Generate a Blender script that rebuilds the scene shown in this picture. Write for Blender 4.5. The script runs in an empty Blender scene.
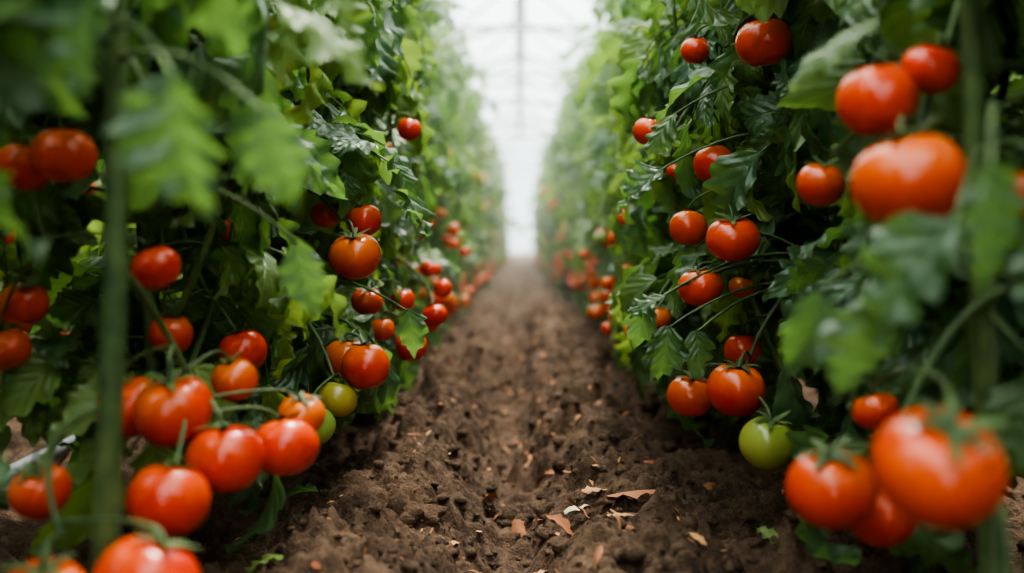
import bpy, math, random
import numpy as np
from mathutils import Vector, Matrix

R = np.random.default_rng(7)
CAM = np.array([0.0, 0.0, 0.40])
pi = math.pi

# ------------------------------------------------------------------ materials
def new_mat(name):
    m = bpy.data.materials.new(name); m.use_nodes = True
    nt = m.node_tree; nt.nodes.clear()
    return m, nt
class NB:
    def __init__(s, nt): s.nt = nt
    def n(s, t, **kw):
        nd = s.nt.nodes.new(t)
        for k, v in kw.items(): setattr(nd, k, v)
        return nd
    def link(s, a, b): s.nt.links.new(a, b)
    def setv(s, sock, v):
        if isinstance(v, bpy.types.NodeSocket): s.link(v, sock)
        else: sock.default_value = v
    def math(s, op, a, b=None, c=None, clamp=False):
        nd = s.n('ShaderNodeMath', operation=op); nd.use_clamp = clamp
        s.setv(nd.inputs[0], a)
        if b is not None: s.setv(nd.inputs[1], b)
        if c is not None: s.setv(nd.inputs[2], c)
        return nd.outputs[0]
    def mix(s, f, a, b):
        nd = s.n('ShaderNodeMix', data_type='RGBA')
        s.setv(nd.inputs[0], f)
        s.setv(nd.inputs[6], a if isinstance(a, bpy.types.NodeSocket) else (*a, 1))
        s.setv(nd.inputs[7], b if isinstance(b, bpy.types.NodeSocket) else (*b, 1))
        return nd.outputs[2]
    def noise(s, scale, detail=3, vec=None, rough=.5):
        nd = s.n('ShaderNodeTexNoise'); nd.inputs['Scale'].default_value = scale
        nd.inputs['Detail'].default_value = detail; nd.inputs['Roughness'].default_value = rough
        if vec is None:
            tc = s.n('ShaderNodeTexCoord'); vec = tc.outputs['Object']
        s.link(vec, nd.inputs['Vector'])
        return nd.outputs['Fac']
    def ramp(s, f, lo, hi):
        nd = s.n('ShaderNodeMapRange'); s.setv(nd.inputs[0], f)
        nd.inputs[1].default_value = lo; nd.inputs[2].default_value = hi
        nd.inputs[3].default_value = 0; nd.inputs[4].default_value = 1
        return nd.outputs[0]
    def bump(s, h, strength, dist):
        nd = s.n('ShaderNodeBump'); nd.inputs['Strength'].default_value = strength
        nd.inputs['Distance'].default_value = dist; s.link(h, nd.inputs['Height'])
        return nd.outputs[0]
    def principled(s, color, rough, normal=None, **kw):
        p = s.n('ShaderNodeBsdfPrincipled')
        s.setv(p.inputs['Base Color'], color if isinstance(color, bpy.types.NodeSocket) else (*color, 1))
        s.setv(p.inputs['Roughness'], rough)
        if normal is not None: s.link(normal, p.inputs['Normal'])
        for k, v in kw.items(): s.setv(p.inputs[k], v)
        return p
    def out(s, sh):
        o = s.n('ShaderNodeOutputMaterial'); s.link(sh, o.inputs[0])
    def lc(s):
        a = s.n('ShaderNodeAttribute'); a.attribute_name = 'lc'
        x = s.n('ShaderNodeSeparateXYZ'); s.link(a.outputs['Vector'], x.inputs[0])
        return x.outputs

def leaf_material(name, dark, light, young_lit, trans, tcol):
    m, nt = new_mat(name); b = NB(nt)
    u, t, tint = b.lc()
    au = b.math('ABSOLUTE', u)
    ph = b.math('SUBTRACT', b.math('MULTIPLY', t, 6.0), b.math('MULTIPLY', au, 1.7))
    tri = b.math('PINGPONG', ph, 0.5)
    vein = b.math('SUBTRACT', 1.0, b.math('MULTIPLY', tri, 10.0), clamp=True)
    mid = b.math('SUBTRACT', 1.0, b.math('MULTIPLY', au, 16.0), clamp=True)
    v = b.math('MAXIMUM', b.math('MULTIPLY', vein, .6), mid)
    nz = b.noise(22, 4)
    f1 = b.ramp(nz, .3, .7)
    col = b.mix(f1, dark, light)
    col = b.mix(b.ramp(tint, .35, 1.0), col, young_lit)  # pale end of tint: young leaves, and light painted into leaf colour
    col = b.mix(b.math('MULTIPLY', v, .35), col, (young_lit[0]*1.1, young_lit[1]*1.05, young_lit[2]*1.5))
    crinkle = b.noise(130, 3)
    dome = b.math('MULTIPLY', tri, 1.3)
    h = b.math('ADD', b.math('ADD', dome, b.math('MULTIPLY', crinkle, .8)), b.math('MULTIPLY', mid, -.5))
    nrm = b.bump(h, .55, .0045)
    p = b.principled(col, .35, nrm, **{'Specular IOR Level': .65})
    tr = b.n('ShaderNodeBsdfTranslucent')
    tc = b.mix(b.ramp(tint, .3, 1.0), tcol, (tcol[0]*1.7, tcol[1]*1.3, tcol[2]))
    b.link(tc, tr.inputs[0])
    mx = b.n('ShaderNodeMixShader'); mx.inputs[0].default_value = trans
    b.link(p.outputs[0], mx.inputs[1]); b.link(tr.outputs[0], mx.inputs[2])
    b.out(mx.outputs[0]); return m

M_LEAF = leaf_material('tomato_leaf_green', (.028, .070, .036), (.068, .138, .060), (.21, .31, .080), .36, (.21, .39, .08))
m, nt = new_mat('tomato_stem_green'); b = NB(nt)
c = b.mix(b.ramp(b.noise(30, 3), .35, .65), (.035, .070, .022), (.10, .155, .048))
b.out(b.principled(c, .6, b.bump(b.noise(300, 2), .3, .001)).outputs[0]); M_STEM = m

m, nt = new_mat('tomato_skin'); b = NB(nt)
ang, hg, ripe = b.lc()
nz = b.noise(14, 3)
red = b.mix(b.ramp(nz, .32, .68), (.52, .010, .003), (.70, .042, .004))
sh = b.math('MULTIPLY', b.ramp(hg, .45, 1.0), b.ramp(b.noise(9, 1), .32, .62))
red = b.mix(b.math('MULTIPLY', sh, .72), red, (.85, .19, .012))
grn = b.mix(b.ramp(hg, .2, .95), (.34, .42, .09), (.12, .22, .04))
org = b.mix(b.ramp(hg, .3, .95), (.80, .16, .01), (.62, .40, .04))
col = b.mix(b.ramp(ripe, 0, .6), grn, org)
col = b.mix(b.ramp(ripe, .6, .97), col, red)
sp_ = b.math('MULTIPLY', b.ramp(b.noise(500, 1), .66, .72), .2)
col = b.mix(sp_, col, (.85, .35, .1))
p = b.principled(col, .24, b.bump(b.noise(60, 2), .08, .002), **{'Specular IOR Level': .5, 'Coat Weight': .08, 'Coat Roughness': .1,
     'Subsurface Weight': .05, 'Subsurface Scale': .01, 'Subsurface Radius': (1, .3, .1)})
b.out(p.outputs[0]); M_TOM = m

m, nt = new_mat('garden_soil'); b = NB(nt)
n1 = b.noise(7, 5); n2 = b.noise(60, 5, rough=.65); n3 = b.noise(260, 4, rough=.7)
c = b.mix(b.ramp(n1, .35, .68), (.028, .016, .010), (.105, .062, .040))
c = b.mix(b.math('MULTIPLY', b.ramp(n2, .42, .72), .65), c, (.20, .125, .080))
c = b.mix(b.math('MULTIPLY', b.ramp(n3, .55, .75), .5), c, (.32, .22, .145))
h = b.math('ADD', n2, b.math('MULTIPLY', n3, .45))
b.out(b.principled(c, .92, b.bump(h, 1.0, .010), **{'Specular IOR Level': .2}).outputs[0]); M_SOIL = m

m, nt = new_mat('dry_plant_litter'); b = NB(nt)
u, t, tint = b.lc()
c = b.mix(b.ramp(tint, 0, .5), (.26, .080, .028), (.42, .22, .09))
c = b.mix(b.ramp(tint, .7, 1.0), c, (.50, .44, .28))
b.out(b.principled(c, .8, b.bump(b.noise(200, 3), .5, .002)).outputs[0]); M_LITTER = m

m, nt = new_mat('galvanised_steel'); b = NB(nt)
c = b.mix(b.noise(5, 3), (.34, .38, .40), (.48, .51, .52))
b.out(b.principled(c, .45, None, Metallic=.2).outputs[0]); M_STEEL = m

m, nt = new_mat('greenhouse_film'); b = NB(nt)
tp = b.n('ShaderNodeBsdfTransparent'); tp.inputs[0].default_value = (.94, .98, .98, 1)
tl = b.n('ShaderNodeBsdfTranslucent'); tl.inputs[0].default_value = (.9, .95, .95, 1)
f = b.math('MULTIPLY_ADD', b.ramp(b.noise(1.2, 3), .3, .7), .12, .22)
mx = b.n('ShaderNodeMixShader'); b.link(f, mx.inputs[0])
b.link(tp.outputs[0], mx.inputs[1]); b.link(tl.outputs[0], mx.inputs[2]); b.out(mx.outputs[0]); M_FILM = m

m, nt = new_mat('grey_polyethylene_pipe'); b = NB(nt)
c = b.mix(b.noise(20, 3), (.07, .08, .09), (.13, .14, .155))
b.out(b.principled(c, .5).outputs[0]); M_PIPE = m
m, nt = new_mat('support_twine'); b = NB(nt)
c = b.mix(b.noise(90, 3), (.13, .14, .09), (.2, .2, .14))
b.out(b.principled(c, .8).outputs[0]); M_TWINE = m
MATS = [M_LEAF, M_STEM, M_TOM, M_TWINE]

# ------------------------------------------------------------------ mesh accumulator (all quads)
class Acc:
    def __init__(s): s.v=[]; s.f=[]; s.m=[]; s.a=[]; s.n=0
    def add(s, v, f, a, mi):
        s.v.append(v); s.f.append(f+s.n); s.a.append(a)
        s.m.append(np.full(len(f), mi, np.int32) if np.isscalar(mi) else mi); s.n += len(v)
    def merged(s):
        return (np.concatenate(s.v), np.concatenate(s.f), np.concatenate(s.a), np.concatenate(s.m))
def make_obj(name, data, mats, smooth=True, parent=None):
    v, f, a, mi = data
    me = bpy.data.meshes.new(name)
    me.vertices.add(len(v)); me.vertices.foreach_set('co', v.astype(np.float32).ravel())
    me.loops.add(len(f)*4); me.loops.foreach_set('vertex_index', f.astype(np.int32).ravel())
    me.polygons.add(len(f)); me.polygons.foreach_set('loop_start', np.arange(0, len(f)*4, 4, dtype=np.int32))
    for mt in mats: me.materials.append(mt)
    me.polygons.foreach_set('material_index', mi.astype(np.int32))
    me.polygons.foreach_set('use_smooth', np.full(len(f), smooth))
    at = me.attributes.new('lc', 'FLOAT_VECTOR', 'POINT'); at.data.foreach_set('vector', a.astype(np.float32).ravel())
    me.update(calc_edges=True); me.validate()
    ob = bpy.data.objects.new(name, me); bpy.context.collection.objects.link(ob)
    if parent: ob.parent = parent
    return ob

def tube(pts, rad, sides=6, tint=.3):
    pts = np.asarray(pts, float); n = len(pts)
    rad = np.broadcast_to(rad, (n,)).astype(float)
    tan = np.gradient(pts, axis=0); tan /= np.linalg.norm(tan, axis=1)[:, None]+1e-9
    ref = np.array([.13, .27, .95]) if abs(tan[:, 2]).mean() < .8 else np.array([.95, .2, .1])
    s = np.cross(tan, ref); s /= np.linalg.norm(s, axis=1)[:, None]+1e-9
    t2 = np.cross(s, tan)
    an = np.arange(sides)*2*pi/sides
    v = pts[:, None]+rad[:, None, None]*(np.cos(an)[None, :, None]*s[:, None]+np.sin(an)[None, :, None]*t2[:, None])
    i = np.arange(n-1)[:, None]*sides; j = np.arange(sides)[None]; j2 = (j+1) % sides
    f = np.stack([i+j, i+j2, i+sides+j2, i+sides+j], -1).reshape(-1, 4)
    a = np.zeros((n*sides, 3)); a[:, 2] = tint
    return v.reshape(-1, 3), f, a
def bez(p0, p1, p2, n=8):
    t = np.linspace(0, 1, n)[:, None]
    return (1-t)**2*np.array(p0)+2*t*(1-t)*np.array(p1)+t*t*np.array(p2)
tab = np.random.default_rng(3).uniform(0, 1, (256, 256))
def vn(x, y):
    xi = np.floor(x).astype(int); yi = np.floor(y).astype(int); fx = x-xi; fy = y-yi
    fx = fx*fx*(3-2*fx); fy = fy*fy*(3-2*fy)
    g = lambda a, c: tab[a & 255, c & 255]
    return (g(xi, yi)*(1-fx)+g(xi+1, yi)*fx)*(1-fy)+(g(xi, yi+1)*(1-fx)+g(xi+1, yi+1)*fx)*fy

# ------------------------------------------------------------------ tomato leaf
def leaflet(L, W, rng, nv=22, nu=3, curv=None):
    t = np.linspace(0, 1, nv+1); us = np.linspace(-1, 1, 2*nu+1)
    base = np.sin(pi*np.clip(t, 0.012, .988)**.62)**.88*(1.08-.22*t)
    k = rng.choice([3.5, 4.5, 5.5])
    ph = rng.uniform(0, 1, 2)
    saw = [(.77+.36*((t*k+p) % 1)) for p in ph]
    saw = [1+(s_-1)*np.clip((1-t)*6, 0, 1) for s_ in saw]
    U, T = np.meshgrid(us, t)
    w = np.where(U < 0, (base*saw[0])[:, None], (base*saw[1])[:, None])*W
    inner = np.abs(U) < .7
    w = np.where(inner, base[:, None]*W*.95, w)
    X = U*w; Y = T*L+np.abs(U)*w*.42*(1-T*.7)
    fold = rng.uniform(.05, .6); curl = rng.uniform(-.3, 1.0)
    Z = fold*np.abs(X)-curl*U*U*w*.6
    Z += W*.20*np.abs(U)**1.5*np.sin(2*pi*(T*k*.8+rng.uniform()))*rng.uniform(.4, 1.2)
    Z += W*.20*np.abs(U)*np.sin(T*5+rng.uniform(0, 6))*np.sign(U)
    X = X+L*rng.normal(0, .10)*T*T
    c = rng.uniform(.3, 1.8) if curv is None else curv
    s = Y/L; Rr = L/c
    Yn = Rr*np.sin(c*s)+Z*np.sin(c*s); Zn = -Rr*(1-np.cos(c*s))+Z*np.cos(c*s)
    v = np.stack([X, Yn, Zn], -1).reshape(-1, 3)
    nc = 2*nu+1
    i = np.arange(nv)[:, None]*nc; j = np.arange(2*nu)[None]
    f = np.stack([i+j, i+j+1, i+nc+j+1, i+nc+j], -1).reshape(-1, 4)
    a = np.stack([U, T, np.zeros_like(U)], -1).reshape(-1, 3)
    return v, f, a
def unit(x): x = np.asarray(x, float); return x/(np.linalg.norm(x)+1e-9)
def frame(y, z):
    y = unit(y); x = unit(np.cross(y, z)); z = np.cross(x, y)
    return np.stack([x, y, z], 1)
def compound_leaf(rng, pairs=3):
    ac = Acc()
    e0 = rng.uniform(.1, .7); e1 = rng.uniform(-1.6, -.85)
    n = 22; s = np.linspace(0, 1, n); e = e0+(e1-e0)*s**1.0
    side = .12*np.sin(s*3+rng.uniform(0, 6)); side -= side[0]
    dy = np.cos(e)/n; dz = np.sin(e)/n
    P = np.stack([side, np.cumsum(dy)-dy[0], np.cumsum(dz)-dz[0]], 1)
    ac.add(*tube(P, np.linspace(.0130, .006, n), 5, .5), 1)
    def put(idx, d, nrm, L, W, pet):
        o = P[idx]; d = unit(d); F = frame(d, nrm)
        e_ = o+d*pet
        ac.add(*tube([o, o+d*pet*.5, e_+d*.01], [.006, .005, .004], 4, .5), 1)
        v, f, a = leaflet(L, W, rng)
        a[:, 2] = rng.uniform(0, .2)
        ac.add(v@F.T+e_, f, a, 0)
    T = np.gradient(P, axis=0)
    pos = np.linspace(.36, .84, pairs) if pairs > 2 else np.array([.42, .76])
    for k_, sp in enumerate(pos):
        for sg in (-1, 1):
            i = int((sp+rng.uniform(-.04, .04))*(n-1)); tn = unit(T[i]); nr = unit(np.cross([1, 0, 0], tn))
            an = rng.uniform(.75, 1.25)
            d = tn*math.cos(an)+np.array([sg, 0, 0])*math.sin(an)+nr*rng.uniform(-.9, .10)
            L = rng.uniform(.44, .56)*(.74+.33*math.sin(pi*(k_+.9)/(pairs+.6)))
            put(i, d, nr+rng.normal(0, .30, 3), L, L*rng.uniform(.23, .31), .08)
    for q in range(2):
        i = int(rng.uniform(.3, .9)*(n-1)); tn = unit(T[i]); nr = unit(np.cross([1, 0, 0], tn)); sg = rng.choice([-1, 1])
        put(i, tn*.5+np.array([sg, 0, 0])+nr*rng.uniform(-.2, .2), nr+rng.normal(0, .3, 3), .15, .05, .03)
    tn = unit(T[-1]); nr = unit(np.cross([1, 0, 0], tn))
    put(n-1, tn, nr+rng.normal(0, .15, 3), rng.uniform(.54, .66), rng.uniform(.14, .18), .03)
    return ac.merged()
TEMPL = [compound_leaf(R, pairs=int(R.choice([2, 3, 3]))) for _ in range(20)]

def rotz(a):
    c, s = math.cos(a), math.sin(a); return np.array([[c, -s, 0], [s, c, 0], [0, 0, 1]])
def roty(a):
    c, s = math.cos(a), math.sin(a); return np.array([[c, 0, s], [0, 1, 0], [-s, 0, c]])
def rotx(a):
    c, s = math.cos(a), math.sin(a); return np.array([[1, 0, 0], [0, c, -s], [0, s, c]])

# ------------------------------------------------------------------ tomato fruit
def tomato_mesh(rng, r, ripe, nr=18, ns=28):
    th = np.linspace(.04, pi-.03, nr); ph = np.arange(ns)*2*pi/ns
    TH, PH = np.meshgrid(th, ph, indexing='ij')
    k = rng.choice([4, 5, 6]); p0 = rng.uniform(0, 6); am = rng.uniform(.01, .055)
    rr = 1+am*np.cos(k*PH+p0)*np.sin(TH)**.5*np.clip(1.35-TH/pi*1.3, 0, 1)+.03*np.cos(2*PH+p0*2)
    X = rr*np.sin(TH)**.93*np.cos(PH); Y = rr*np.sin(TH)**.93*np.sin(PH)
    sq = rng.uniform(.82, .98)
    Z = np.cos(TH)*sq-.20*np.exp(-(TH/.36)**2)+.04*np.exp(-((pi-TH)/.3)**2)
    v = np.stack([X, Y, Z], -1).reshape(-1, 3)*r
    i = np.arange(nr-1)[:, None]*ns; j = np.arange(ns)[None]; j2 = (j+1) % ns
    f = np.stack([i+j, i+ns+j, i+ns+j2, i+j2], -1).reshape(-1, 4)
    a = np.stack([PH, (Z+1)/2, np.full_like(Z, ripe)], -1).reshape(-1, 3)
    top = sq*r-.19*r
    return v, f, a, top
def calyx(rng, r, top):
    ac = Acc(); n = rng.choice([5, 6])
    for i in range(n):
        an = i*2*pi/n+rng.uniform(-.2, .2); L = r*rng.uniform(.7, 1.0); w = r*.10
        t = np.linspace(0, 1, 8); lift = rng.uniform(-.15, .3)
        rad = L*t; z = top+.03*r+.20*r*np.sin(np.clip(t*1.6, 0, pi/2))*.9 - .10*r*t*t+lift*L*t**3
        wd = w*np.sin(pi*np.clip(t*.86+.14, 0, 1))**.7+.0003
        d = np.array([math.cos(an), math.sin(an)]); pr = np.array([-d[1], d[0]])
        c_ = np.stack([d[0]*rad, d[1]*rad, z], 1)
        v = np.stack([c_-np.stack([pr[0]*wd, pr[1]*wd, wd*-.3], 1), c_+[0, 0, .0006], c_+np.stack([pr[0]*wd, pr[1]*wd, wd*.3], 1)], 1).reshape(-1, 3)
        i_ = np.arange(7)[:, None]*3; j = np.arange(2)[None]
        f = np.stack([i_+j, i_+j+1, i_+j+4, i_+j+3], -1).reshape(-1, 4)
        a = np.zeros((len(v), 3)); a[:, 2] = .5
        ac.add(v, f, a, 1)
    return ac.merged()
def add_tomato(ac, rng, c, r, ripe, hook, tilt=.35, lod=1):
    v, f, a, top = tomato_mesh(rng, r, ripe, 18 if lod else 12, 28 if lod else 16)
    up = unit(np.array([rng.normal(0, tilt), rng.normal(0, tilt)-.06, 1.0]))
    F = frame(unit(np.cross(up, [rng.normal(), rng.normal(), .1])), up)
    c = np.array(c, float)
    ac.add(v@F.T+c, f, a, 2)
    cv, cf, ca, cm = calyx(rng, r, top)
    ac.add(cv@F.T+c, cf, ca, cm)
    st = c+F@np.array([0, 0, top])
    knee = st+F@np.array([0, 0, r*.7])+rng.normal(0, .004, 3)
    ac.add(*tube(bez(st, knee+[0, 0, .006], hook, 9), np.linspace(.0020, .0023, 9)*(1 if r > .03 else .8), 6, .5), 1)

def add_truss(ac, rng, attach, dirx, n, rm, ripe_p=.85, lod=1, diry=None):
    d = unit([dirx, (rng.normal(0, .45) if diry is None else diry), 0])
    reach = rng.uniform(.09, .22)
    p0 = np.array(attach); p1 = p0+d*reach*.7+[0, 0, .05]; p2 = p0+d*reach+[0, 0, -.10-.02*n]
    P = bez(p0, p1, p2, 12)
    ac.add(*tube(P, np.linspace(.004, .0022, 12), 6, .4), 1)
    cs = []
    for i in range(n):
        r = rm*rng.uniform(.65, 1.1); best = None
        for tr in range(14):
            hk = P[int(np.clip(rng.integers(6, 12), 0, 11))]
            c = hk+np.array([rng.normal(0, .04), rng.normal(0, .04), -rng.uniform(.035, .07)])
            ok = all(np.linalg.norm(c-q)-(r+qr)*.92 > 0 for q, qr in cs)
            if ok: best = (c, hk); break
        if best is None: continue
        if best[0][2] < r+.05: continue
        cs.append((best[0], r))
        ripe = rng.uniform(.84, 1.0) if rng.uniform() < ripe_p else rng.uniform(0, .7)
        add_tomato(ac, rng, best[0], r, ripe, best[1], lod=lod)

# ------------------------------------------------------------------ fruit clusters nearest the walkway (world metres)
CLUSTERS = [
 ((-.43,1.58,.52), [(-.249,1.50,.376,.038,.92),(-.246,1.57,.431,.028,1),(-.312,1.60,.440,.024,1)]),
 ((-.43,1.92,.70), [(-.210,1.90,.610,.023,1),(-.26,1.93,.575,.016,.8)]),
 ((-.43,1.58,.33), [(-.226,1.45,.215,.037,1),(-.268,1.52,.219,.034,.88),(-.265,1.43,.170,.030,.18),(-.290,1.37,.142,.034,.0)]),
 ((-.43,1.92,.40), [(-.262,1.70,.295,.027,1),(-.222,1.88,.287,.023,1),(-.20,1.82,.205,.029,1),(-.25,1.80,.238,.023,.9)]),
 ((-.43,2.28,.40), [(-.180,2.10,.240,.026,1),(-.205,2.22,.215,.026,.9),(-.175,2.25,.29,.021,1),(-.21,2.35,.33,.024,1)]),
 ((-.44,1.24,.46), [(-.416,1.18,.288,.026,1),(-.336,1.20,.265,.029,1),(-.405,1.36,.415,.019,1)]),
 ((-.36,.90,.37), [(-.334,.95,.236,.037,1),(-.395,1.0,.231,.034,1),(-.281,.94,.192,.036,.97),(-.243,1.02,.186,.034,1),
                   (-.306,1.06,.250,.025,.90),(-.311,.87,.170,.036,1),(-.235,1.06,.212,.026,.88)]),
 ((-.35,.82,.26), [(-.282,.74,.140,.039,.97),(-.352,.72,.132,.034,1),(-.43,.88,.175,.026,1)]),
 ((-.46,1.0,.60), [(-.435,.95,.481,.030,.95),(-.478,.96,.470,.026,1),(-.367,1.0,.372,.025,1),(-.55,1.1,.33,.026,1),(-.56,1.08,.28,.026,.9)]),
 ((-.42,1.24,.70), [(-.315,1.2,.570,.018,1)]),
 ((.43,1.42,.80), [(.314,1.30,.655,.036,1),(.275,1.58,.697,.023,1)]),
 ((.44,1.76,.70), [(.219,1.70,.583,.028,1),(.262,1.68,.515,.016,1)]),
 ((.44,1.62,.62), [(.291,1.50,.513,.031,1),(.253,1.50,.418,.029,.93),(.290,1.36,.402,.036,1)]),
 ((.44,1.46,.45), [(.253,1.40,.334,.031,1),(.330,1.48,.330,.020,.85)]),
 ((.44,1.72,.42), [(.222,1.60,.277,.022,.86),(.205,1.80,.235,.018,.7)]),
 ((.44,1.42,.36), [(.292,1.34,.198,.039,1),(.248,1.43,.176,.036,.94),(.336,1.50,.234,.029,1),(.318,1.27,.140,.037,.06)]),
 ((.40,.90,.64), [(.302,.85,.518,.033,1),(.350,.86,.545,.024,1),(.288,.74,.444,.040,.93),(.324,1.08,.460,.025,1),(.415,.82,.44,.026,1)]),
 ((.40,.82,.36), [(.262,.62,.258,.041,.94),(.262,.83,.192,.037,1),(.318,.87,.160,.031,1),(.34,.95,.237,.022,1)]),
 ((.50,1.2,.42), [(.475,1.18,.29,.020,1),(.43,1.22,.25,.020,1)]),
]
HERO = []
for at, ts in CLUSTERS:
    ac = Acc(); at = np.array(at); cs = np.array([t[:3] for t in ts]); cen = cs.mean(0)
    topz = cs[:, 2].max()
    side = 1 if at[0] < 0 else -1
    end = cen+[0, 0, .015]; end[0] -= side*.01
    mid = np.array([cen[0]-side*.06, (at[1]+cen[1])/2+.02, max(at[2]-.02, topz+.045)])
    P = bez(at, mid, end, 16)
    ac.add(*tube(P, np.linspace(.0044, .0025, 16), 7, .4), 1)
    for (x, y, z, r, rp) in ts:
        c = np.array([x, y, z])
        goal = c+[side*-.01, 0, r*1.5]
        ok = P[(P[:, 2] > z+r*.7)]
        if len(ok) == 0: ok = P[:2]
        hk = ok[np.argmin(np.linalg.norm(ok-goal, axis=1))]
        add_tomato(ac, R, c, r, rp, hk, tilt=.22)
        HERO.append((c, r, rp))
    make_obj('tomato_cluster', ac.merged(), MATS)

def blocked(v, lim=.012):
    for c, r, rp in HERO:
        l = lim*(2.5 if r < .022 else (1 if r < .035 and rp > .5 else .5))
        dd = CAM-c; D = np.linalg.norm(dd); dd = dd/D
        w = v-c; s = w@dd
        m = (s > -r*.6) & (s < D*.95)
        if not m.any(): continue
        q = w[m]-s[m][:, None]*dd
        rad = r*1.0*np.clip(1-s[m]/D, .05, 1.1)
        if (np.linalg.norm(q, axis=1) < rad).sum()/len(v) > l: return True
    return False
def clear_ok(v):
    x, y, z = v[:, 0], v[:, 1], v[:, 2]
    if (z < .03).any(): return False
    lim = .105+.11*vn(y*3.1+np.sign(x)*20+50, z*4.3+10)
    lim = np.maximum(lim, (z-.50)/3.1)
    if ((np.abs(x) < lim) & (y > 1.1)).mean() > .02: return False
    if (np.abs(x) < .10).any(): return False
    nr = y < 1.08
    if nr.any():
        if ((x > -.18*np.clip(y/.8, .5, 1.2)) & (x < .23*np.clip(y/.8, .5, 1.2)) & nr).any(): return False
        if (np.linalg.norm(v-CAM, axis=1) < .46).any(): return False
    return True

def place_leaf(ac, rng, pos, az, size, tint, roll=0, tilt=0, world=None, lim=.012):
    v, f, a, mi = TEMPL[rng.integers(len(TEMPL))]
    M = rotz(az)@rotx(tilt)@roty(roll)
    vw = (v*size)@M.T+pos
    if world is not None:
        g = vw+world
        if not clear_ok(g) or blocked(g, lim): return False
    a = a.copy(); a[:, 2] = np.clip(a[:, 2]+tint, 0, 1)
    ac.add(vw, f, a, mi); return True

def plant(seed, height=1.65, nleaf=46, trusses=5, world=None, zlo=.16, rm=.031, lod=0, thick=1.0, inward=0, tb=.24):
    rng = np.random.default_rng(seed); ac = Acc()
    n = 30; z = np.linspace(-.02, height, n)
    wx = .022*np.sin(z*4+rng.uniform(0, 6)); wy = .022*np.sin(z*3.3+rng.uniform(0, 6))
    S = np.stack([wx, wy, z], 1)
    ac.add(*tube(S, np.linspace(.0100, .004, n)*thick, 8, .3), 1)
    ac.add(*tube([[.012, 0, 0], [.0, .012, height*.5], [0, 0, height+.35]], .0009, 4), 3)
    def sp(zz): return np.array([np.interp(zz, z, wx), np.interp(zz, z, wy), zz])
    if world is None or world[1] > 1.1:
        for q in range(2):      # side shoots
            a_ = rng.uniform(0, 6); z0 = rng.uniform(.10, .3); ln = rng.uniform(.5, .9)
            b0 = sp(z0); b2 = b0+[math.cos(a_)*.16, math.sin(a_)*.16, ln]; b1 = b0+[math.cos(a_)*.16, math.sin(a_)*.16, ln*.35]
            ac.add(*tube(bez(b0, b1, b2, 14), np.linspace(.0058, .0025, 14), 6, .4), 1)
    az = rng.uniform(0, 6)
    for i in range(nleaf):
        q = (i+rng.uniform(0, 1))/nleaf; zz = zlo+(height-zlo)*q
        az += 2.4+rng.normal(0, .3)
        size = (.25 if zz < .95 else .25-.11*(zz-.95)/(height-.95))*rng.uniform(.75, 1.15)
        tint = np.clip(rng.normal(tb, .26)+.36*max(0, q-.35)/.6, 0, 1)
        for tr in range(6):
            if place_leaf(ac, rng, sp(zz), az+tr*1.3, size*(.93**tr), tint, rng.normal(0, .45), rng.normal(.0, .4), world): break
    if world is not None:
        s = 1 if world[0] < 0 else -1
        for i in range(inward):
            zz = rng.uniform(.24, 1.15)
            for tr in range(10):
                a_ = -s*pi/2+rng.normal(0, .6)
                if place_leaf(ac, rng, sp(zz)+[s*.02, 0, 0], a_, rng.uniform(.18, .28), np.clip(rng.normal(.34, .28), 0, 1), rng.normal(0, .5), rng.normal(-.1, .4), world, .02): break
    for i in range(trusses):
        zz = rng.uniform(.22, .55) if i < trusses-1 else rng.uniform(.5, .9)
        add_truss(ac, rng, sp(zz), 1.0 if rng.uniform() < .85 else -1, int(rng.integers(2, 6)), rm, .85, lod)
    return ac

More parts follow.
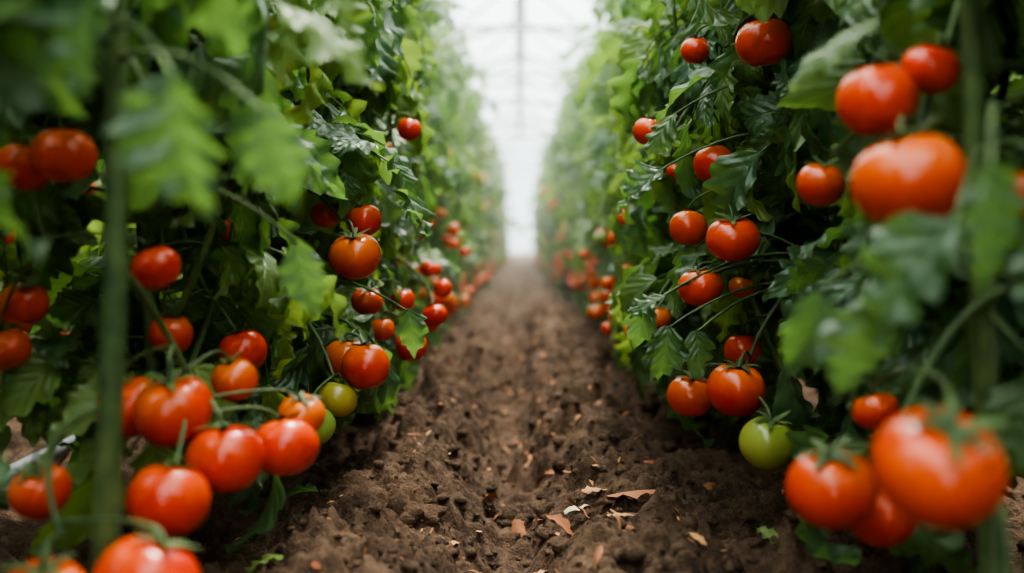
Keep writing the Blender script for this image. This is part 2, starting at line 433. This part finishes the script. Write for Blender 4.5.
def hero_leaflet(ac, W, base, d, nrm, L, Wd, tint, z0=None):
    v, f, a = leaflet(L, Wd, R, nv=30, nu=4, curv=R.uniform(.3, .9))
    base = np.array(base, float); F = frame(unit(d), nrm)
    a[:, 2] = tint
    ac.add(v@F.T+base-W, f, a, 0)
    st = np.array([0, 0, (z0 if z0 else base[2]+.05)])
    e_ = base-W
    ac.add(*tube(bez(st, (st+e_)/2+[0, 0, .05], e_+unit(d)*.004, 10), np.linspace(.003, .0016, 10), 5, .4), 1)
U_ = (0, -.92, .38)
HL = {  # last value is tint: low paints in foreground shade, high paints in light
 (-.345,.82): [((-.215,.62,.505),(-.05,0,-1),U_,.095,.032,.0), ((-.175,.68,.49),(.2,.05,-1),U_,.075,.025,.0), ((-.27,.64,.58),(-.3,0,-1),U_,.09,.030,.0),
             ((-.205,.84,.60),(.85,-.1,-.35),(0,-.3,1),.115,.030,.75), ((-.225,1.0,.40),(.15,-.1,-1),U_,.085,.024,.1),
             ((-.25,.70,.64),(.5,0,-.4),(0,-.6,1),.10,.034,.15), ((-.29,.80,.50),(-.2,0,-1),U_,.09,.028,.0),
             ((-.31,.70,.66),(-.4,.1,-.7),U_,.10,.034,.0), ((-.19,.95,.66),(.3,0,-.5),(0,-.4,1),.10,.03,.7)],
 (.385,.82): [((.29,.66,.415),(-.75,.0,-.55),(0,-.7,.7),.105,.030,.25), ((.25,.70,.36),(-.3,.1,-1),U_,.085,.026,.1), ((.272,.58,.445),(.05,0,-1),U_,.080,.020,.1),
             ((.26,.86,.355),(-.25,0,-1),U_,.08,.026,.1), ((.32,.90,.60),(-.8,0,-.35),(0,-.4,1),.10,.030,.6), ((.36,.66,.42),(.1,0,-1),U_,.10,.033,.0),
             ((.31,.62,.17),(.3,0,-.6),(0,-.5,1),.09,.03,.1), ((.36,.78,.66),(-.5,0,-.6),(0,-.6,1),.1,.032,.1)],
 (-.43,1.57): [((-.165,1.45,.30),(.3,-.1,-1),U_,.080,.024,.25), ((-.19,1.50,.515),(.55,0,-.7),(0,-.6,.8),.075,.022,.3),
             ((-.26,1.48,.50),(.2,0,-1),(.3,-.6,.8),.06,.020,.2)],
 (.44,1.44): [((.175,1.36,.315),(-.35,0,-1),U_,.07,.024,.15), ((.20,1.34,.285),(-.1,0,-1),U_,.085,.030,.15), ((.235,1.33,.28),(.15,-.1,-1),U_,.07,.025,.25),
             ((.20,1.36,.325),(-.9,0,-.3),(0,-.5,1),.06,.020,.4), ((.20,1.4,.50),(-.8,0,-.5),(0,-.6,.9),.09,.026,.3), ((.22,1.42,.58),(-.6,0,-.7),(0,-.6,.9),.08,.026,.45)],
}
near = []
for (x, y, th) in [(-.345,.82,1.1), (-.44,1.20,1), (-.43,1.57,1), (-.44,1.93,1), (-.43,2.29,1), (-.50,.42,1),
               (.385,.82,1.15), (.46,1.12,1), (.44,1.44,1), (.44,1.76,1), (.43,2.08,1), (.52,.42,1), (-.64,1.02,1), (.66,.98,1)]:
    W = np.array([x, y, 0])
    nl = 58 if y > 1.1 else 28
    ac = plant(int(1000+x*977+y*131), world=W, nleaf=nl, trusses=0, thick=th, zlo=.15 if y > 1.1 else .34, inward=17 if y > 1.1 else 1, tb=.26 if y > 1.1 else .05)  # near plants get a darker tint: foreground shade put into leaf colour
    for (bs, d, nr_, L, Wd, tn) in HL.get((x, y), []):
        hero_leaflet(ac, W, bs, d, nr_, L, Wd, tn)
    ob = make_obj('tomato_plant', ac.merged(), MATS); ob.location = W
    near.append(ob)

VAR = []
for i in range(8):
    ac = plant(50+i, nleaf=52, trusses=6, rm=.029, zlo=.12, tb=.32)  # paler tint puts the backlight of the far rows into leaf colour
    ob = make_obj('tomato_plant', ac.merged(), MATS); VAR.append(ob.data); bpy.data.objects.remove(ob)
def inst(x, y, flip):
    ob = bpy.data.objects.new('tomato_plant', VAR[R.integers(len(VAR))])
    ob.location = (x+R.normal(0, .025), y+R.normal(0, .04), 0)
    ob.rotation_euler = (R.normal(0, .03), R.normal(0, .03), (pi if flip else 0)+R.normal(0, .4))
    s = R.uniform(.85, 1.10); ob.scale = (s, s, s*R.uniform(.93, 1.07))
    bpy.context.collection.objects.link(ob)
for y in np.arange(2.64, 17, .35): inst(-.465, y, False)
for y in np.arange(2.42, 17, .35): inst(.475, y, True)
for y in np.arange(-2.2, .05, .33): inst(-.56, y, False); inst(.56, y, True)  # unseen plants added behind the camera to block light from the front
for xo in (1.25, 2.0):
    for y in np.arange(-1.6 if xo < 2 else .8, 12, .42):
        inst(-xo, y, False); inst(xo, y, True)

# ------------------------------------------------------------------ ground
def soil(x, y):
    cx = x+.02-.016*np.sin(y*1.7)-.012*np.sin(y*4.1)
    h = -.082*np.exp(-(cx/.065)**2)+.044*np.exp(-((np.abs(cx)-.18)/.085)**2)
    bil = lambda s, ox: np.abs(2*vn(x/s+ox+.3*vn(y/s*1.3, x/s), y/s+ox*1.7)-1)
    fade = np.clip(1.3-np.abs(y)/14, .3, 1)
    lump = np.clip(vn(x/.05+3, y/.05+9)-.60, 0, 1)*.09
    h = h+.042*(vn(x/.20, y/.20)-.5)+fade*(.036*(bil(.11, 7)-.4)+.029*(bil(.048, 23)-.4)+.016*(bil(.021, 41)-.4)+.008*(bil(.010, 91)-.4)+lump)
    return h
xs = np.concatenate([np.linspace(-9, -1.6, 16), np.arange(-1.5, -.6, .02), np.arange(-.6, .6, .0040), np.arange(.6, 1.5, .02), np.linspace(1.6, 9, 16)])
ys = [-3.6, -1, 0, .3, .5, .7]
while ys[-1] < 30: ys.append(ys[-1]+max(.0039, .0027*ys[-1]**1.5))
ys = np.array(ys)
X, Y = np.meshgrid(xs, ys); Z = soil(X, Y)
v = np.stack([X, Y, Z], -1).reshape(-1, 3); nc = len(xs)
i = np.arange(len(ys)-1)[:, None]*nc; j = np.arange(nc-1)[None]
f = np.stack([i+j, i+j+1, i+nc+j+1, i+nc+j], -1).reshape(-1, 4)
make_obj('ground', (v, f, np.zeros_like(v), np.zeros(len(f), np.int32)), [M_SOIL])

ac = Acc()
def clod(rng, c, r):
    nr, ns = 6, 8
    th = np.linspace(.1, pi-.1, nr); ph = np.arange(ns)*2*pi/ns
    TH, PH = np.meshgrid(th, ph, indexing='ij'); rr = r*(1+rng.normal(0, .17, TH.shape))
    v = np.stack([rr*np.sin(TH)*np.cos(PH)*rng.uniform(.8, 1.4), rr*np.sin(TH)*np.sin(PH), rr*np.cos(TH)*.75], -1).reshape(-1, 3)
    i = np.arange(nr-1)[:, None]*ns; j = np.arange(ns)[None]; j2 = (j+1) % ns
    f = np.stack([i+j, i+ns+j, i+ns+j2, i+j2], -1).reshape(-1, 4)
    f = np.concatenate([f, [[0, 2, 4, 6]], [[(nr-1)*ns+6, (nr-1)*ns+4, (nr-1)*ns+2, (nr-1)*ns]]])
    return v@rotz(rng.uniform(0, 6)).T+c, f, np.zeros((len(v), 3))
for q in range(6500):
    x = R.normal(0, .28); y = .75+R.uniform()**1.8*5; r = float(np.clip(R.lognormal(-5.7, .7), .0014, .020))
    if abs(x) > .75: continue
    z = float(soil(np.array(x), np.array(y)))+r*.1
    ac.add(*clod(R, np.array([x, y, z]), r), 0)
make_obj('soil_clods', ac.merged(), [M_SOIL], smooth=True)

ac = Acc()
def flake(rng, x, y, L, W, tint, lift=.004, fullleaf=False, az=None):
    v, f, a = leaflet(L, W, rng, nv=10, nu=2, curv=rng.uniform(.2, 1.4)) if fullleaf else leaflet(L, W, rng, nv=6, nu=1, curv=rng.uniform(.1, 1.2))
    v[:, 1] -= L/2; a[:, 2] = tint
    M = rotz(rng.uniform(0, 6) if az is None else az)@rotx(rng.normal(0, .25))@roty(rng.normal(0, .35))
    v = v@M.T; z = float(soil(np.array(x), np.array(y)))
    v = v+[x, y, z-v[:, 2].min()*.6+lift]
    ac.add(v, f, a, 0)
for q in range(650):
    x = R.normal(-.01, .17); y = .8+R.uniform()**1.6*4.5
    L = R.uniform(.006, .036)
    flake(R, x, y, L, L*R.uniform(.05, .22), .75*R.uniform(0, 1)**1.4)
for (x, y, L, W, t) in [(.105,1.42,.085,.016,1.),(.165,1.40,.09,.016,.1),(.115,1.48,.05,.010,.6),(-.005,1.02,.045,.014,.75),(.01,1.12,.05,.008,.3),
                        (.03,1.2,.05,.01,.0),(.09,1.38,.06,.012,.15),(-.03,1.3,.04,.008,.3),(.02,1.32,.04,.009,.4),(.0,1.5,.03,.012,.1),(.02,1.25,.06,.004,.6),
                        (.06,1.3,.06,.01,.05),(-.08,1.12,.04,.012,.2),(.13,1.3,.05,.005,.5),(-.05,1.6,.04,.012,.2),(.04,1.7,.05,.01,.1),(.02,1.08,.05,.012,.05)]:
    flake(R, x, y, L, W, t, .010, True)
make_obj('dry_leaf_litter', ac.merged(), [M_LITTER])
ac = Acc()
for (x, y, L, W, t) in [(-.275,1.34,.075,.016,.1),(-.28,1.16,.05,.016,.95),(.30,1.25,.045,.012,.9)]:
    vv, ff, aa = leaflet(L, W, R, curv=.7); aa[:, 2] = t
    vv = vv@(rotz(R.uniform(0, 6))).T; z = float(soil(np.array(x), np.array(y)))
    ac.add(vv+[x, y, z-vv[:, 2].min()+.002], ff, aa, 0)
make_obj('fallen_green_leaves', ac.merged(), MATS)

for sx in (-.80, .80):
    yy = np.linspace(-.2, 17, 120)
    xx = sx+.02*np.sin(yy*1.9)
    ac = Acc(); ac.add(*tube(np.stack([xx, yy, .045+.01*np.sin(yy*3)], 1), .014, 10), 0)
    make_obj('drip_irrigation_hose', ac.merged(), [M_PIPE])

# ------------------------------------------------------------------ greenhouse
HW, EV, RG, Y0, Y1 = 3.4, 2.35, 3.5, -3.4, 30.0
ac = Acc()
for y in np.arange(Y0+.15, Y1+.1, 2.5):
    for sg in (-1, 1):
        ac.add(*tube([[sg*HW, y, -.1], [sg*HW, y, 1.2], [sg*HW, y, EV]], .035, 8), 0)
        ac.add(*tube([[sg*HW, y, EV], [sg*HW/2, y, (EV+RG)/2], [0, y, RG]], .036, 8), 0)
        ac.add(*tube([[sg*HW*.5, y, EV], [sg*HW*.25, y, EV+.4], [0, y, RG-.03]], .016, 6), 0)
    ac.add(*tube([[-HW, y, EV], [0, y, EV], [HW, y, EV]], .024, 6), 0)
for (x, z, r) in [(0, RG, .08), (-HW, EV, .035), (HW, EV, .035), (-HW*.5, (EV+RG)/2, .025), (HW*.5, (EV+RG)/2, .025)]:
    ac.add(*tube([[x, Y0, z], [x, (Y0+Y1)/2, z], [x, Y1, z]], r, 8), 0)
make_obj('greenhouse_frame', ac.merged(), [M_STEEL])
def quad(name, pts, mat):
    me = bpy.data.meshes.new(name); me.from_pydata(pts, [], [tuple(range(len(pts)))]); me.materials.append(mat)
    ob = bpy.data.objects.new(name, me); bpy.context.collection.objects.link(ob); return ob
e = .085
me = bpy.data.meshes.new('ceiling')
me.from_pydata([(-HW-e, Y0, EV+e), (0, Y0, RG+e), (HW+e, Y0, EV+e), (-HW-e, Y1, EV+e), (0, Y1, RG+e), (HW+e, Y1, EV+e)], [], [(0, 1, 4, 3), (1, 2, 5, 4)])
me.materials.append(M_FILM); ob = bpy.data.objects.new('ceiling', me); bpy.context.collection.objects.link(ob)
quad('wall_left', [(-HW-e, Y0, -.1), (-HW-e, Y1, -.1), (-HW-e, Y1, EV+e), (-HW-e, Y0, EV+e)], M_FILM)
quad('wall_right', [(HW+e, Y0, -.1), (HW+e, Y1, -.1), (HW+e, Y1, EV+e), (HW+e, Y0, EV+e)], M_FILM)
quad('wall_back', [(-HW-e, Y1, -.1), (HW+e, Y1, -.1), (HW+e, Y1, EV+e), (0, Y1, RG+e), (-HW-e, Y1, EV+e)], M_FILM)
quad('wall_front', [(-HW-e, Y0, -.1), (HW+e, Y0, -.1), (HW+e, Y0, EV+e), (0, Y0, RG+e), (-HW-e, Y0, EV+e)], M_FILM)

m, nt = new_mat('haze_scatter'); b = NB(nt)  # scattering volume added to veil and lighten the far rows
vs = b.n('ShaderNodeVolumeScatter'); vs.inputs['Color'].default_value = (.98, 1, .96, 1)
vs.inputs['Density'].default_value = .021; vs.inputs['Anisotropy'].default_value = .3
o = b.n('ShaderNodeOutputMaterial'); b.link(vs.outputs[0], o.inputs['Volume'])
x0, x1, y0, y1, z0, z1 = -HW+.1, HW-.1, 2.6, Y1-.2, .12, EV-.05
me = bpy.data.meshes.new('added_far_haze')
me.from_pydata([(x0,y0,z0),(x1,y0,z0),(x1,y1,z0),(x0,y1,z0),(x0,y0,z1),(x1,y0,z1),(x1,y1,z1),(x0,y1,z1)], [],
   [(0,3,2,1),(4,5,6,7),(0,1,5,4),(1,2,6,5),(2,3,7,6),(3,0,4,7)])
me.materials.append(m); ob = bpy.data.objects.new('added_far_haze', me); bpy.context.collection.objects.link(ob)

# ------------------------------------------------------------------ light
w = bpy.data.worlds.new('overcast_sky'); bpy.context.scene.world = w; w.use_nodes = True
nt = w.node_tree; nt.nodes.clear(); b = NB(nt)
tc = b.n('ShaderNodeTexCoord'); sx = b.n('ShaderNodeSeparateXYZ'); b.link(tc.outputs['Generated'], sx.inputs[0])
col = b.mix(b.ramp(sx.outputs[2], 0, .9), (.82, .97, 1.0), (1.0, 1.0, .96))
bg = b.n('ShaderNodeBackground'); b.link(col, bg.inputs[0])
b.link(b.math('MULTIPLY_ADD', b.ramp(sx.outputs[2], 0, .9), 2.8, 3.4), bg.inputs[1])
o = b.n('ShaderNodeOutputWorld'); b.link(bg.outputs[0], o.inputs[0])
sd = bpy.data.lights.new('sun', 'SUN'); sd.energy = 12.0; sd.angle = math.radians(12); sd.color = (1, .92, .80)
so = bpy.data.objects.new('sun', sd); bpy.context.collection.objects.link(so)
so.rotation_euler = Vector((-.12, -.45, -1.0)).to_track_quat('-Z', 'Y').to_euler()

# ------------------------------------------------------------------ camera
cd = bpy.data.cameras.new('camera'); cam = bpy.data.objects.new('camera', cd); bpy.context.collection.objects.link(cam)
cam.location = CAM.tolist(); cam.rotation_euler = (math.radians(90-2.68), 0, math.radians(.46))
cd.lens = 35; cd.sensor_width = 36; cd.clip_start = .02
cd.dof.use_dof = True; cd.dof.focus_distance = 1.43; cd.dof.aperture_fstop = 1.9
bpy.context.scene.camera = cam
try: bpy.context.scene.view_settings.look = 'AgX - Medium High Contrast'
except Exception as ex: print(ex)
print('objects', len(bpy.data.objects), bpy.context.scene.view_settings.view_transform)
